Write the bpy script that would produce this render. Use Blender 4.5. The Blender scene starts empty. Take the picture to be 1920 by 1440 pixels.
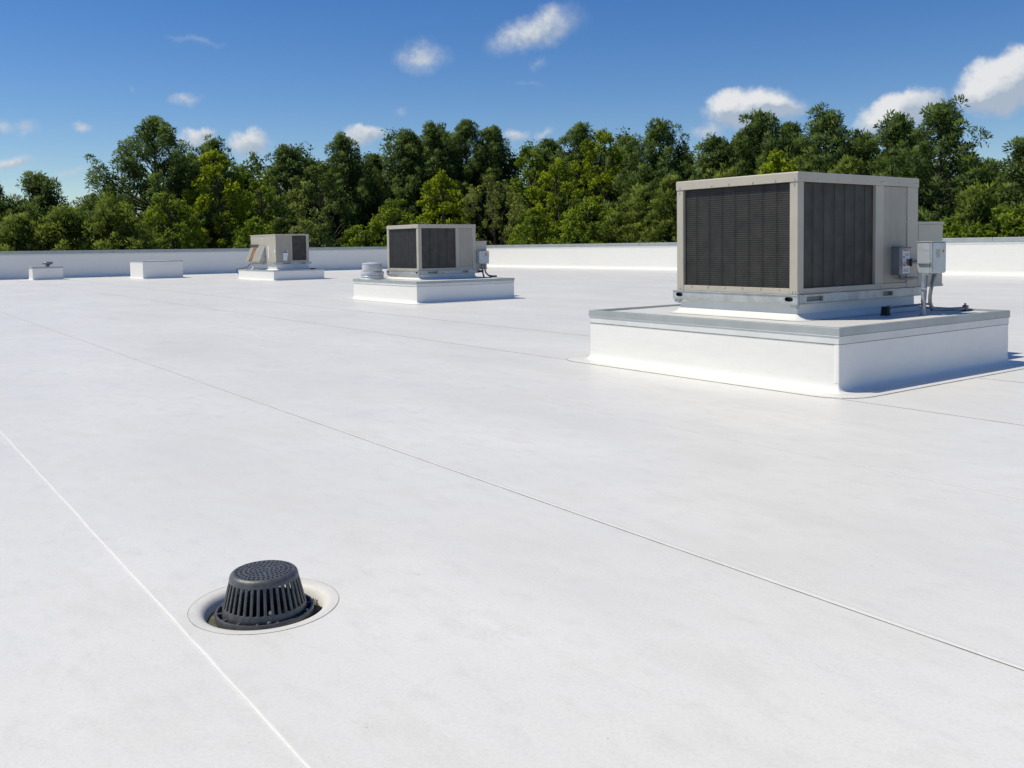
import bpy, bmesh, math, random
import numpy as np
from mathutils import Matrix, Vector, Euler

scene = bpy.context.scene
COL = scene.collection
R = math.radians

# ------------------------------------------------------------------ camera
YAW = R(36.13727)                       # direction of the building's grid
BU = np.array([math.cos(YAW), math.sin(YAW)])
AV = np.array([-math.sin(YAW), math.cos(YAW)])
EYE = 1.5
cam_data = bpy.data.cameras.new("camera")
cam = bpy.data.objects.new("camera", cam_data)
COL.objects.link(cam)
cam.location = (0, 0, EYE)
cam.rotation_euler = (Matrix.Rotation(R(90 - 3.19633), 3, 'X') @ Matrix.Rotation(R(-0.767258), 3, 'Z')).to_euler()
cam_data.sensor_width = 36.0
cam_data.lens = 1724.585 / 1920 * 36
cam_data.shift_y = -(720 - 558.129) / 1920
cam_data.clip_start = 0.05
cam_data.clip_end = 12000
scene.camera = cam

# ------------------------------------------------------------------ light
SUN_EL = R(58.8)
trav = 0.48 * BU - 0.37 * AV            # horizontal travel of the sunlight
trav = trav / np.linalg.norm(trav)
to_sun = np.array([-trav[0] * math.cos(SUN_EL), -trav[1] * math.cos(SUN_EL), math.sin(SUN_EL)])
sun_data = bpy.data.lights.new("sun", 'SUN')
sun_data.energy = 4.1
sun_data.angle = R(0.53)
sun_data.color = (1.0, 0.92, 0.735)
sun = bpy.data.objects.new("sun", sun_data)
COL.objects.link(sun)
sun.location = (-20, 0, 40)
sun.rotation_euler = Vector(to_sun).to_track_quat('Z', 'Y').to_euler()

world = bpy.data.worlds.new("World")
scene.world = world
world.use_nodes = True
wn, wl = world.node_tree.nodes, world.node_tree.links
wn.clear()

def wnode(kind, **kw):
    n = wn.new(kind)
    for k, v in kw.items():
        setattr(n, k, v)
    return n

def wmath(op, a, b=None, c=None, clamp=False):
    n = wnode('ShaderNodeMath', operation=op, use_clamp=clamp)
    for i, x in enumerate((a, b, c)):
        if x is None:
            continue
        if isinstance(x, (int, float)):
            n.inputs[i].default_value = x
        else:
            wl.new(x, n.inputs[i])
    return n.outputs[0]

sky = wnode('ShaderNodeTexSky', sky_type='NISHITA')
sky.sun_disc = False
sky.sun_elevation = SUN_EL
sky.sun_rotation = math.atan2(to_sun[0], to_sun[1])
sky.altitude = 300
sky.air_density = 1.0
sky.dust_density = 0.0
sky.ozone_density = 3.0
hsv = wnode('ShaderNodeHueSaturation')
hsv.inputs['Hue'].default_value = 0.512
hsv.inputs['Saturation'].default_value = 1.34
hsv.inputs['Value'].default_value = 1.0
wl.new(sky.outputs[0], hsv.inputs['Color'])
bg_sky = wnode('ShaderNodeBackground')
bg_sky.inputs['Strength'].default_value = 0.1
wl.new(hsv.outputs[0], bg_sky.inputs['Color'])

# clouds: azimuth, elevation, half width, half height (degrees), tilt, density
CLOUDS = [
    (1.69, 12.89, 2.82, 1.06, 18, 0.46),
    (2.52, 13.54, 1.26, 0.83, 10, 0.42),
    (4.21, 12.98, 0.60, 0.53, 40, 0.12),
    (-5.36, 11.45, 1.53, 1.00, 8, 0.40),
    (14.63, 7.92, 2.39, 1.00, 3, 0.95),
    (13.46, 8.13, 1.26, 0.86, 0, 0.9),
    (16.01, 7.91, 1.53, 0.60, 0, 0.8),
    (12.14, 6.78, 1.40, 0.60, 10, 0.35),
    (22.88, 7.35, 2.19, 0.93, 16, 1),
    (21.60, 6.70, 1.45, 0.60, 16, 0.6),
    (28.35, 8.50, 2.70, 1.30, 14, 1.1),
    (27.60, 7.75, 2.10, 0.65, 3, 0.7),
    (-8.85, 6.81, 1.33, 0.50, 4, 0.6),
    (-15.62, 6.26, 1.06, 0.66, 10, 0.7),
    (-18.47, 6.64, 1.00, 0.43, 3, 0.6),
    (-19.43, 8.66, 1.00, 0.43, 3, 0.35),
    (-24.84, 6.94, 0.80, 0.30, 3, 0.35),
    (-27.54, 6.85, 0.86, 0.47, 12, 0.3),
    (-28.64, 6.85, 0.66, 0.53, 0, 0.3),
    (-28.33, 4.93, 1.06, 0.40, 16, 0.45),
    (-25.34, 4.45, 0.93, 0.30, 8, 0.3),
    (0.30, 6.74, 0.73, 0.43, 0, 0.45),
    (2.11, 7.00, 0.86, 0.33, 15, 0.35),
    (-6.50, 8.19, 0.53, 0.37, 0, 0.2),
    (-22.06, 9.02, 0.33, 0.33, 0, 0.18),
    (-18.45, 12.03, 1.99, 0.30, -4, 0.2),
    (1.16, 9.79, 1.99, 0.30, -12, 0.14),
    (1.83, 10.87, 0.80, 0.40, 20, 0.2),
]
_rng = random.Random(4)
for _i in range(12):                    # unseen cumulus around the rest of the sky, enlarged to add white fill
    _az = 36 + 288 * (_i + _rng.random()) / 12
    _w = _rng.uniform(2.5, 6.5)
    CLOUDS.append((_az, _rng.uniform(6, 48), _w, _w * _rng.uniform(.3, .5), _rng.uniform(0, 18), _rng.uniform(.3, 1)))

geo = wnode('ShaderNodeTexCoord').outputs['Generated']
def wnoise(scale, detail, rough=.6):
    n = wnode('ShaderNodeTexNoise')
    n.inputs['Scale'].default_value = scale
    n.inputs['Detail'].default_value = detail
    n.inputs['Roughness'].default_value = rough
    wl.new(geo, n.inputs['Vector'])
    return n
def wwarp(vec, noise, amount):
    s = wnode('ShaderNodeVectorMath', operation='SUBTRACT')
    wl.new(noise.outputs['Color'], s.inputs[0])
    s.inputs[1].default_value = (.5, .5, .5)
    m = wnode('ShaderNodeVectorMath', operation='MULTIPLY_ADD')
    wl.new(s.outputs[0], m.inputs[0])
    m.inputs[1].default_value = (amount,) * 3
    wl.new(vec, m.inputs[2])
    return m.outputs[0]
n_big, n_fine = wnoise(34, 3), wnoise(120, 5, .62)
warped = wwarp(wwarp(geo, n_big, .026), n_fine, .006)
alpha = shade = None
for az, el, hw, hh, rot, dens in CLOUDS:
    az, el, rot = R(az), R(el), R(rot)
    c = Vector((math.sin(az) * math.cos(el), math.cos(az) * math.cos(el), math.sin(el)))
    right = Vector((math.cos(az), -math.sin(az), 0))
    up = c.cross(right) * -1 if c.cross(right).z < 0 else c.cross(right)
    r2 = right * math.cos(rot) + up * math.sin(rot)
    u2 = up * math.cos(rot) - right * math.sin(rot)
    mp = wnode('ShaderNodeMapping', vector_type='TEXTURE')
    wl.new(warped, mp.inputs['Vector'])
    mat = Matrix((r2, u2, r2.cross(u2))).transposed()
    mp.inputs['Location'].default_value = c
    mp.inputs['Rotation'].default_value = mat.to_euler('XYZ')
    mp.inputs['Scale'].default_value = (math.tan(R(hw)) * (1.3 if az > R(19) else 1.45), math.tan(R(hh)) * 1.5, .35)
    ln = wnode('ShaderNodeVectorMath', operation='LENGTH')
    wl.new(mp.outputs[0], ln.inputs[0])
    q = wmath('SUBTRACT', 1.0, ln.outputs['Value'], clamp=True)
    a = wmath('MULTIPLY', q, dens)
    alpha = a if alpha is None else wmath('MAXIMUM', alpha, a)
    if dens >= .45:                     # thick ones show a lit upper side and a soft grey base
        lit = wnode('ShaderNodeVectorMath', operation='DOT_PRODUCT')
        wl.new(mp.outputs[0], lit.inputs[0])
        lit.inputs[1].default_value = (-.35, 1, 0)
        s = wmath('MULTIPLY', lit.outputs['Value'], a)
        shade = s if shade is None else wmath('ADD', shade, s)
ramp = wnode('ShaderNodeMapRange', interpolation_type='SMOOTHSTEP')
wl.new(wmath('MULTIPLY_ADD', wmath('SUBTRACT', n_fine.outputs['Fac'], .5), wmath('MULTIPLY', alpha, .6), alpha), ramp.inputs['Value'])
ramp.inputs['From Min'].default_value = .05
ramp.inputs['From Max'].default_value = .46
ramp.inputs['To Max'].default_value = .96
tone = wnode('ShaderNodeMapRange')
wl.new(wmath('MULTIPLY_ADD', wmath('SUBTRACT', n_fine.outputs['Fac'], .5), .35, shade), tone.inputs['Value'])
tone.inputs['From Min'].default_value = -.16
tone.inputs['From Max'].default_value = .22
cmix = wnode('ShaderNodeMix', data_type='RGBA')
wl.new(tone.outputs[0], cmix.inputs[0])
cmix.inputs[6].default_value = (.47, .56, .68, 1)
cmix.inputs[7].default_value = (.93, .94, .95, 1)
bg_cloud = wnode('ShaderNodeBackground')
bg_cloud.inputs['Strength'].default_value = .85
wl.new(cmix.outputs[2], bg_cloud.inputs['Color'])
wmix = wnode('ShaderNodeMixShader')
wl.new(ramp.outputs[0], wmix.inputs[0])
wl.new(bg_sky.outputs[0], wmix.inputs[1])
wl.new(bg_cloud.outputs[0], wmix.inputs[2])
wl.new(wmix.outputs[0], wnode('ShaderNodeOutputWorld').inputs['Surface'])

scene.view_settings.view_transform = 'Standard'
scene.view_settings.look = 'None'
scene.view_settings.exposure = 0.0
scene.view_settings.gamma = 1.0
scene.view_settings.use_curve_mapping = False
scene.render.engine = 'CYCLES'
scene.cycles.use_denoising = True
scene.cycles.max_bounces = 6
scene.cycles.diffuse_bounces = 4
scene.cycles.transparent_max_bounces = 8
scene.cycles.sample_clamp_indirect = 8.0

# ------------------------------------------------------------------ helpers
def tag(o, label=None, cat=None, group=None, kind=None):
    for k, v in (('label', label), ('category', cat), ('group', group), ('kind', kind)):
        if v:
            o[k] = v
    return o

def world_xy(u, v):
    p = BU * u + AV * v
    return float(p[0]), float(p[1])

def thing(name, u, v, z, label, cat, group=None):
    """An empty at the thing's base, turned to the building's grid: children use (u, v, z)."""
    o = bpy.data.objects.new(name, None)
    COL.objects.link(o)
    x, y = world_xy(u, v)
    o.location = (x, y, z)
    o.rotation_euler = (0, 0, YAW)
    o.empty_display_size = .2
    return tag(o, label, cat, group)

def link_mesh(name, me, mat, parent=None):
    o = bpy.data.objects.new(name, me)
    COL.objects.link(o)
    if mat and not me.materials:
        me.materials.append(mat)
    o.parent = parent
    return o

def from_bm(name, bm, mat, parent=None, smooth=False):
    bmesh.ops.recalc_face_normals(bm, faces=bm.faces)
    me = bpy.data.meshes.new(name)
    bm.to_mesh(me)
    bm.free()
    if smooth:
        me.polygons.foreach_set('use_smooth', [True] * len(me.polygons))
        me.set_sharp_from_angle(angle=R(40))
    return link_mesh(name, me, mat, parent)

def box_into(bm, x0, x1, y0, y1, z0, z1, bevel=0.0):
    t = bmesh.new()
    bmesh.ops.create_cube(t, size=1)
    for v in t.verts:
        v.co = Vector((x0 + (v.co.x + .5) * (x1 - x0), y0 + (v.co.y + .5) * (y1 - y0), z0 + (v.co.z + .5) * (z1 - z0)))
    if bevel:
        bmesh.ops.bevel(t, geom=list(t.edges), offset=bevel, segments=1, affect='EDGES')
    merge(bm, t)

def merge(bm, t):
    m = {}
    for v in t.verts:
        m[v] = bm.verts.new(v.co)
    for f in t.faces:
        try:
            bm.faces.new([m[v] for v in f.verts])
        except ValueError:
            pass
    t.free()

def box(name, parent, mat, x0, x1, y0, y1, z0, z1, bevel=.003):
    bm = bmesh.new()
    box_into(bm, x0, x1, y0, y1, z0, z1, bevel)
    return from_bm(name, bm, mat, parent)

def tube_into(bm, pts, rad, n=10, cap=True):
    pts = [Vector(p) for p in pts]
    rads = rad if isinstance(rad, (list, tuple)) else [rad] * len(pts)
    rings, up = [], Vector((0, 0, 1))
    for i, p in enumerate(pts):
        d = (pts[min(i + 1, len(pts) - 1)] - pts[max(i - 1, 0)]).normalized()
        a = up if abs(d.z) < .9 else Vector((1, 0, 0))
        s = d.cross(a).normalized()
        t = s.cross(d)
        rings.append([bm.verts.new(p + (s * math.cos(k * 2 * math.pi / n) + t * math.sin(k * 2 * math.pi / n)) * rads[i]) for k in range(n)])
    for a, b in zip(rings, rings[1:]):
        for k in range(n):
            bm.faces.new((a[k], a[(k + 1) % n], b[(k + 1) % n], b[k]))
    if cap:
        bm.faces.new(rings[0][::-1])
        bm.faces.new(rings[-1])

def tube(name, parent, mat, pts, rad, n=10):
    bm = bmesh.new()
    tube_into(bm, pts, rad, n)
    return from_bm(name, bm, mat, parent, True)

def lathe_into(bm, prof, n=48, cx=0, cy=0, cap_top=False, cap_bot=False):
    rings = []
    for r, z in prof:
        rings.append([bm.verts.new((cx + r * math.cos(k * 2 * math.pi / n), cy + r * math.sin(k * 2 * math.pi / n), z)) for k in range(n)])
    for a, b in zip(rings, rings[1:]):
        for k in range(n):
            bm.faces.new((a[k], a[(k + 1) % n], b[(k + 1) % n], b[k]))
    if cap_bot:
        bm.faces.new(rings[0][::-1])
    if cap_top:
        bm.faces.new(rings[-1])

def lathe(name, parent, mat, prof, n=48, cx=0, cy=0, cap_top=False, cap_bot=False):
    bm = bmesh.new()
    lathe_into(bm, prof, n, cx, cy, cap_top, cap_bot)
    return from_bm(name, bm, mat, parent, True)

def rect_ring(x0, x1, y0, y1, off, r, seg=5):
    x0, x1, y0, y1 = x0 - off, x1 + off, y0 - off, y1 + off
    r = max(r + off, .002)
    out = []
    for cx, cy, a0 in ((x1 - r, y1 - r, 0), (x0 + r, y1 - r, 90), (x0 + r, y0 + r, 180), (x1 - r, y0 + r, 270)):
        for k in range(seg + 1):
            a = R(a0 + 90 * k / seg)
            out.append((cx + r * math.cos(a), cy + r * math.sin(a)))
    return out

def sweep_rect(name, parent, mat, x0, x1, y0, y1, prof, r=.02, cap=False, smooth=True, closed=False):
    bm = bmesh.new()
    rings = [[bm.verts.new((x, y, z)) for x, y in rect_ring(x0, x1, y0, y1, off, r)] for off, z in prof]
    pairs = list(zip(rings, rings[1:])) + ([(rings[-1], rings[0])] if closed else [])
    for a, b in pairs:
        n = len(a)
        for k in range(n):
            bm.faces.new((a[k], a[(k + 1) % n], b[(k + 1) % n], b[k]))
    if cap:
        bm.faces.new(rings[-1])
    return from_bm(name, bm, mat, parent, smooth)

def plate_with_hole(bm, rect, hole, to3d, depth3d):
    """rect (x0,x1,y0,y1) with a hole given as a ring of points; a plate with thickness along depth3d."""
    x0, x1, y0, y1 = rect
    cx = sum(p[0] for p in hole) / len(hole)
    cy = sum(p[1] for p in hole) / len(hole)
    ring = []
    for hx, hy in hole:
        dx, dy = hx - cx, hy - cy
        ts = []
        if dx > 1e-9: ts.append((x1 - cx) / dx)
        if dx < -1e-9: ts.append((x0 - cx) / dx)
        if dy > 1e-9: ts.append((y1 - cy) / dy)
        if dy < -1e-9: ts.append((y0 - cy) / dy)
        t = min(ts)
        ring.append([cx + dx * t, cy + dy * t])
    for corner in ((x0, y0), (x1, y0), (x1, y1), (x0, y1)):      # snap the nearest boundary point to each corner
        k = min(range(len(ring)), key=lambda i: (ring[i][0] - corner[0]) ** 2 + (ring[i][1] - corner[1]) ** 2)
        ring[k] = list(corner)
    d = Vector(depth3d)
    layers = []
    for off in ((Vector((0, 0, 0)), d) if d.length > 0 else (Vector((0, 0, 0)),)):
        h = [bm.verts.new(Vector(to3d(*p)) + off) for p in hole]
        o = [bm.verts.new(Vector(to3d(*p)) + off) for p in ring]
        n = len(h)
        for k in range(n):
            bm.faces.new((h[k], h[(k + 1) % n], o[(k + 1) % n], o[k]))
        layers.append((h, o))
    if len(layers) == 2:
        for i in (0, 1):
            a, b = layers[0][i], layers[1][i]
            n = len(a)
            for k in range(n):
                bm.faces.new((a[k], a[(k + 1) % n], b[(k + 1) % n], b[k]))

# ------------------------------------------------------------------ materials
def new_mat(name):
    m = bpy.data.materials.new(name)
    m.use_nodes = True
    nt = m.node_tree
    b = nt.nodes['Principled BSDF']
    return m, nt, b

def noise_node(nt, scale, detail=4, rough=.6, vec=None):
    n = nt.nodes.new('ShaderNodeTexNoise')
    n.inputs['Scale'].default_value = scale
    n.inputs['Detail'].default_value = detail
    n.inputs['Roughness'].default_value = rough
    if vec is None:
        vec = nt.nodes.new('ShaderNodeNewGeometry').outputs['Position']
    nt.links.new(vec, n.inputs['Vector'])
    return n

def mix_col(nt, fac, a, b, lo=.35, hi=.65):
    mr = nt.nodes.new('ShaderNodeMapRange')
    mr.inputs['From Min'].default_value = lo
    mr.inputs['From Max'].default_value = hi
    nt.links.new(fac, mr.inputs['Value'])
    mx = nt.nodes.new('ShaderNodeMix')
    mx.data_type = 'RGBA'
    nt.links.new(mr.outputs[0], mx.inputs[0])
    for i, c in ((6, a), (7, b)):
        if isinstance(c, tuple):
            mx.inputs[i].default_value = (*c, 1)
        else:
            nt.links.new(c, mx.inputs[i])
    return mx.outputs[2]

def bump(nt, b, height, strength, dist):
    n = nt.nodes.new('ShaderNodeBump')
    n.inputs['Strength'].default_value = strength
    n.inputs['Distance'].default_value = dist
    nt.links.new(height, n.inputs['Height'])
    prev = b.inputs['Normal'].links
    if prev:
        nt.links.new(prev[0].from_socket, n.inputs['Normal'])
    nt.links.new(n.outputs[0], b.inputs['Normal'])

def plain(name, col, rough=.5, metal=0.0, var=.12, scale=9, spec=.5, bmp=0.0):
    """One colour with faint cloudy wear."""
    m, nt, b = new_mat(name)
    n = noise_node(nt, scale, 5)
    lo = tuple(c * (1 - var) for c in col)
    hi = tuple(min(1, c * (1 + var)) for c in col)
    nt.links.new(mix_col(nt, n.outputs['Fac'], lo, hi), b.inputs['Base Color'])
    b.inputs['Roughness'].default_value = rough
    b.inputs['Metallic'].default_value = metal
    b.inputs['Specular IOR Level'].default_value = spec
    if bmp:
        bump(nt, b, noise_node(nt, scale * 6, 3).outputs['Fac'], bmp, .01)
    return m

def membrane(name, lo, hi, rough, dirt, wrinkle):
    m, nt, b = new_mat(name)
    pos = nt.nodes.new('ShaderNodeNewGeometry').outputs['Position']
    st = nt.nodes.new('ShaderNodeMapping')
    st.inputs['Rotation'].default_value = (0, 0, -YAW)
    nt.links.new(pos, st.inputs['Vector'])
    st2 = nt.nodes.new('ShaderNodeMapping')
    st2.inputs['Scale'].default_value = (1.0, .45, 1.0)
    nt.links.new(st.outputs[0], st2.inputs['Vector'])
    c = mix_col(nt, noise_node(nt, .55, 6, .62, st2.outputs[0]).outputs['Fac'], lo, hi, .3, .7)
    # faint scuffs and dried-puddle dirt
    d = noise_node(nt, 1.7, 8, .7, st2.outputs[0])
    c = mix_col(nt, d.outputs['Fac'], c, tuple(x * y for x, y in zip(lo, (.94, .938, .925))), .5, .5 + dirt)
    mt = noise_node(nt, 9, 6, .75, st2.outputs[0])             # fine mottling
    c = mix_col(nt, mt.outputs['Fac'], c, tuple(x * .965 for x in lo), .5, .76)
    sp = noise_node(nt, 24, 2, .5, pos)                          # sparse specks of grit
    c = mix_col(nt, sp.outputs['Fac'], c, tuple(x * .72 for x in lo), .765, .80)
    g = noise_node(nt, 70, 4, .75, pos)
    dk = nt.nodes.new('ShaderNodeMix'); dk.data_type = 'RGBA'; dk.blend_type = 'MULTIPLY'
    dk.inputs[0].default_value = 1
    nt.links.new(c, dk.inputs[6])
    nt.links.new(mix_col(nt, g.outputs['Fac'], ((.89,) * 3 if not wrinkle else (.97,) * 3), (1.0, 1.0, 1.0), .26, .56), dk.inputs[7])
    nt.links.new(dk.outputs[2], b.inputs['Base Color'])
    rr = nt.nodes.new('ShaderNodeMapRange')
    nt.links.new(d.outputs['Fac'], rr.inputs['Value'])
    rr.inputs['From Min'].default_value = .3
    rr.inputs['From Max'].default_value = .7
    rr.inputs['To Min'].default_value = rough - .06
    rr.inputs['To Max'].default_value = rough + .12
    nt.links.new(rr.outputs[0], b.inputs['Roughness'])
    b.inputs['Specular IOR Level'].default_value = .45
    bump(nt, b, noise_node(nt, 1.3, 3, .5, pos).outputs['Fac'], .10, .02)
    if not wrinkle:
        bump(nt, b, noise_node(nt, 160, 2, .6, pos).outputs['Fac'], .10, .002)
    if wrinkle:                                                  # slack pulls and puckers in hand-laid flashing
        wm = nt.nodes.new('ShaderNodeMapping')
        wm.inputs['Rotation'].default_value = (R(35), R(20), -YAW)
        wm.inputs['Scale'].default_value = (1, 1, 2.6)
        nt.links.new(pos, wm.inputs['Vector'])
        bump(nt, b, noise_node(nt, 2.2, 2, .45, wm.outputs[0]).outputs['Fac'], wrinkle, .035)
    return m

M = {}
M['roof'] = membrane('weathered_white_membrane', (.705, .696, .663), (.815, .806, .770), .40, .26, 0)
M['curb'] = membrane('clean_white_membrane', (.80, .79, .752), (.825, .815, .776), .42, .5, .22)
M['sump'] = membrane('silt_stained_membrane', (.655, .645, .612), (.755, .745, .71), .5, .22, 0)
M['weld'] = plain('welded_seam_membrane', (.83, .822, .79), .38, var=.03)
M['sealant'] = plain('grey_seam_sealant', (.20, .197, .19), .6, var=.45, scale=5)
M['patch_line'] = plain('faint_patch_edge', (.42, .41, .39), .6, var=.4, scale=14)
M['band'] = plain('termination_band', (.67, .68, .66), .42, var=.05, scale=3)
M['coping'] = plain('grey_metal_coping', (.37, .40, .40), .42, .25, var=.08, scale=2.5)
M['galv'] = plain('galvanised_steel', (.44, .46, .46), .42, .3, var=.16, scale=7)
M['cabinet'] = plain('beige_painted_steel', (.455, .42, .35), .42, 0, var=.05, scale=3)
def streaked(name, col, depth):
    m = plain(name, col, .42, 0, var=.05, scale=3)
    nt = m.node_tree; b = nt.nodes['Principled BSDF']
    mp = nt.nodes.new('ShaderNodeMapping'); mp.inputs['Scale'].default_value = (6, 6, .9)
    nt.links.new(nt.nodes.new('ShaderNodeNewGeometry').outputs['Position'], mp.inputs['Vector'])
    n = noise_node(nt, 1.0, 6, .65, mp.outputs[0])
    src = b.inputs['Base Color'].links[0].from_socket
    nt.links.new(mix_col(nt, n.outputs['Fac'], src, tuple(x * (1 - depth) for x in col), .52, .78), b.inputs['Base Color'])
    bump(nt, b, noise_node(nt, 2.5, 2, .5).outputs['Fac'], .12, .01)
    return m
M['cabinet'] = streaked('beige_painted_steel', (.455, .42, .35), .07)
M['panel'] = streaked('grey_beige_panel', (.36, .33, .275), .18)
M['coil'] = plain('dark_condenser_coil', (.033, .030, .025), .55, .2, var=.35, scale=6)
M['slat'] = plain('dark_louvre_slat', (.039, .036, .030), .5, .2, var=.3, scale=5)
M['coil_lifted'] = plain('shade_lifted_condenser_coil', (.052, .048, .041), .6, .1, var=.25, scale=5)  # lighter copy of the coil; brightness for its shaded faces put into the colour
M['rod'] = plain('black_guard_rod', (.012, .012, .012), .5)
M['screw'] = plain('zinc_screw_head', (.55, .55, .53), .3, .6)
M['black'] = plain('black_rubber', (.012, .012, .013), .6)
M['iron'] = plain('grey_cast_iron', (.105, .108, .110), .45, .25, var=.25, scale=30, bmp=.15)
M['boxgrey'] = plain('light_grey_enclosure', (.46, .50, .52), .36, .1, var=.08, scale=6)
M['conduit'] = plain('grey_conduit', (.19, .20, .215), .45, .2, var=.15)
M['post'] = plain('galvanised_post', (.36, .38, .40), .4, .4, var=.15, scale=12)
M['ventgrey'] = plain('spun_aluminium', (.56, .58, .59), .42, .15, var=.06, scale=4)
M['label'] = plain('white_printed_label', (.72, .73, .76), .5, var=.04)
M['red'] = plain('red_print', (.45, .10, .06), .5, var=.2, scale=40)
M['orange'] = plain('orange_print', (.62, .27, .12), .5, var=.2, scale=40)
M['ink'] = plain('black_print', (.04, .04, .05), .5)
M['filter'] = plain('rusty_filter_mesh', (.22, .125, .05), .7, var=.6, scale=9)
M['dirt'] = plain('silt_in_sump', (.12, .115, .075), .8, var=.45, scale=40, bmp=.3)
M['dark'] = plain('dark_drain_bowl', (.02, .02, .021), .7)
M['bark'] = plain('pine_bark', (.07, .055, .043), .9, var=.35, scale=3, bmp=.4)
M['litter'] = plain('dead_leaves', (.05, .04, .028), .8, var=.5, scale=60)
M['pebble'] = plain('tan_pebble', (.45, .38, .28), .7)
M['outer'] = plain('building_wall_paint', (.45, .44, .42), .7, var=.06)

def ground_mat():
    m, nt, b = new_mat('rough_grass_ground')
    n = noise_node(nt, .35, 8, .7)
    nt.links.new(mix_col(nt, n.outputs['Fac'], (.045, .06, .02), (.10, .095, .045)), b.inputs['Base Color'])
    b.inputs['Roughness'].default_value = .9
    return m
M['ground'] = ground_mat()

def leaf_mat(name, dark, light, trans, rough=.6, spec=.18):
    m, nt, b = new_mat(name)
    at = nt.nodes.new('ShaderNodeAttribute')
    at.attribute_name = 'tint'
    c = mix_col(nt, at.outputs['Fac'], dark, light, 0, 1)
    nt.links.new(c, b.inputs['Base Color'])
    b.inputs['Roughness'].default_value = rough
    b.inputs['Specular IOR Level'].default_value = spec
    tr = nt.nodes.new('ShaderNodeBsdfTranslucent')
    g = nt.nodes.new('ShaderNodeMix'); g.data_type = 'RGBA'; g.blend_type = 'MULTIPLY'
    g.inputs[0].default_value = 1
    nt.links.new(c, g.inputs[6])
    g.inputs[7].default_value = (1.25, 1.3, .55, 1)
    nt.links.new(g.outputs[2], tr.inputs['Color'])
    mx = nt.nodes.new('ShaderNodeMixShader')
    mx.inputs[0].default_value = trans
    nt.links.new(b.outputs[0], mx.inputs[1])
    nt.links.new(tr.outputs[0], mx.inputs[2])
    nt.links.new(mx.outputs[0], nt.nodes['Material Output'].inputs['Surface'])
    return m
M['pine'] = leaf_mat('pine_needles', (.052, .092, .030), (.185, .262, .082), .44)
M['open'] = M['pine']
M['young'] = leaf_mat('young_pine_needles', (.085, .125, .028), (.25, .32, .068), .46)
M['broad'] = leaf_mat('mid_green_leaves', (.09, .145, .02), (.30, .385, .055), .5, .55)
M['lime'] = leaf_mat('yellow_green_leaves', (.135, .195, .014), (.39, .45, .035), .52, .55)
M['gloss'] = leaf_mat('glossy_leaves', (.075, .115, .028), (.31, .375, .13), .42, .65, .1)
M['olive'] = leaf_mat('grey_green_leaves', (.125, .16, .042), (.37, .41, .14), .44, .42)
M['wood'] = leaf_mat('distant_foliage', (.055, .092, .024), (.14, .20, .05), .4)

# ------------------------------------------------------------------ setting: ground and roof
def quad_obj(name, mat, pts, parent=None):
    me = bpy.data.meshes.new(name)
    me.from_pydata([tuple(p) for p in pts], [], [tuple(range(len(pts)))])
    return link_mesh(name, me, mat, parent)

GROUND_Z = -7.0
tag(quad_obj('ground', M['ground'], [(-5000, -5000, GROUND_Z), (5000, -5000, GROUND_Z), (5000, 5000, GROUND_Z), (-5000, 5000, GROUND_Z)]), kind='structure')

U_WALL, V_WALL = 39.6, 59.0
U_MIN, V_MIN = -20.2, -14.0
SEAMS = [-18.77, -16.57, -14.37, -12.17, -9.97, -7.77, -5.57, -3.37, -1.17, 1.03, 3.27, 5.46, 7.665, 9.96]
while SEAMS[-1] < U_WALL - 3:
    SEAMS.append(SEAMS[-1] + 2.22)

roof = thing('roof', 0, 0, 0, None, None)
tag(roof, kind='structure')
bm = bmesh.new()
box_into(bm, U_MIN, U_WALL + .3, V_MIN, V_WALL + .3, -.40, -.14)
from_bm('roof_deck', bm, M['outer'], roof)

DRAIN = (1.3926, 3.7131)
DRAIN_R = .308
edges = [U_MIN] + SEAMS + [U_WALL]
for u0, u1 in zip(edges, edges[1:]):
    bm = bmesh.new()
    if u0 < DRAIN[0] < u1:
        hole = [(DRAIN[0] + DRAIN_R * math.cos(k * math.pi / 48), DRAIN[1] + DRAIN_R * math.sin(k * math.pi / 48)) for k in range(96)]
        plate_with_hole(bm, (u0, u1, DRAIN[1] - .9, DRAIN[1] + .9), hole, lambda x, y: (x, y, 0), (0, 0, 0))
        parts = [(V_MIN, DRAIN[1] - .9), (DRAIN[1] + .9, V_WALL)]
    else:
        parts = [(V_MIN, V_WALL)]
    for v0, v1 in parts:
        bm.faces.new([bm.verts.new(p) for p in ((u0, v0, 0), (u1, v0, 0), (u1, v1, 0), (u0, v1, 0))])
    o = from_bm('membrane_sheet', bm, M['roof'], roof)
    o.data.polygons[0].normal                                  # all sheets face up
    if o.data.polygons[0].normal.z < 0:
        o.data.flip_normals()

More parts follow.
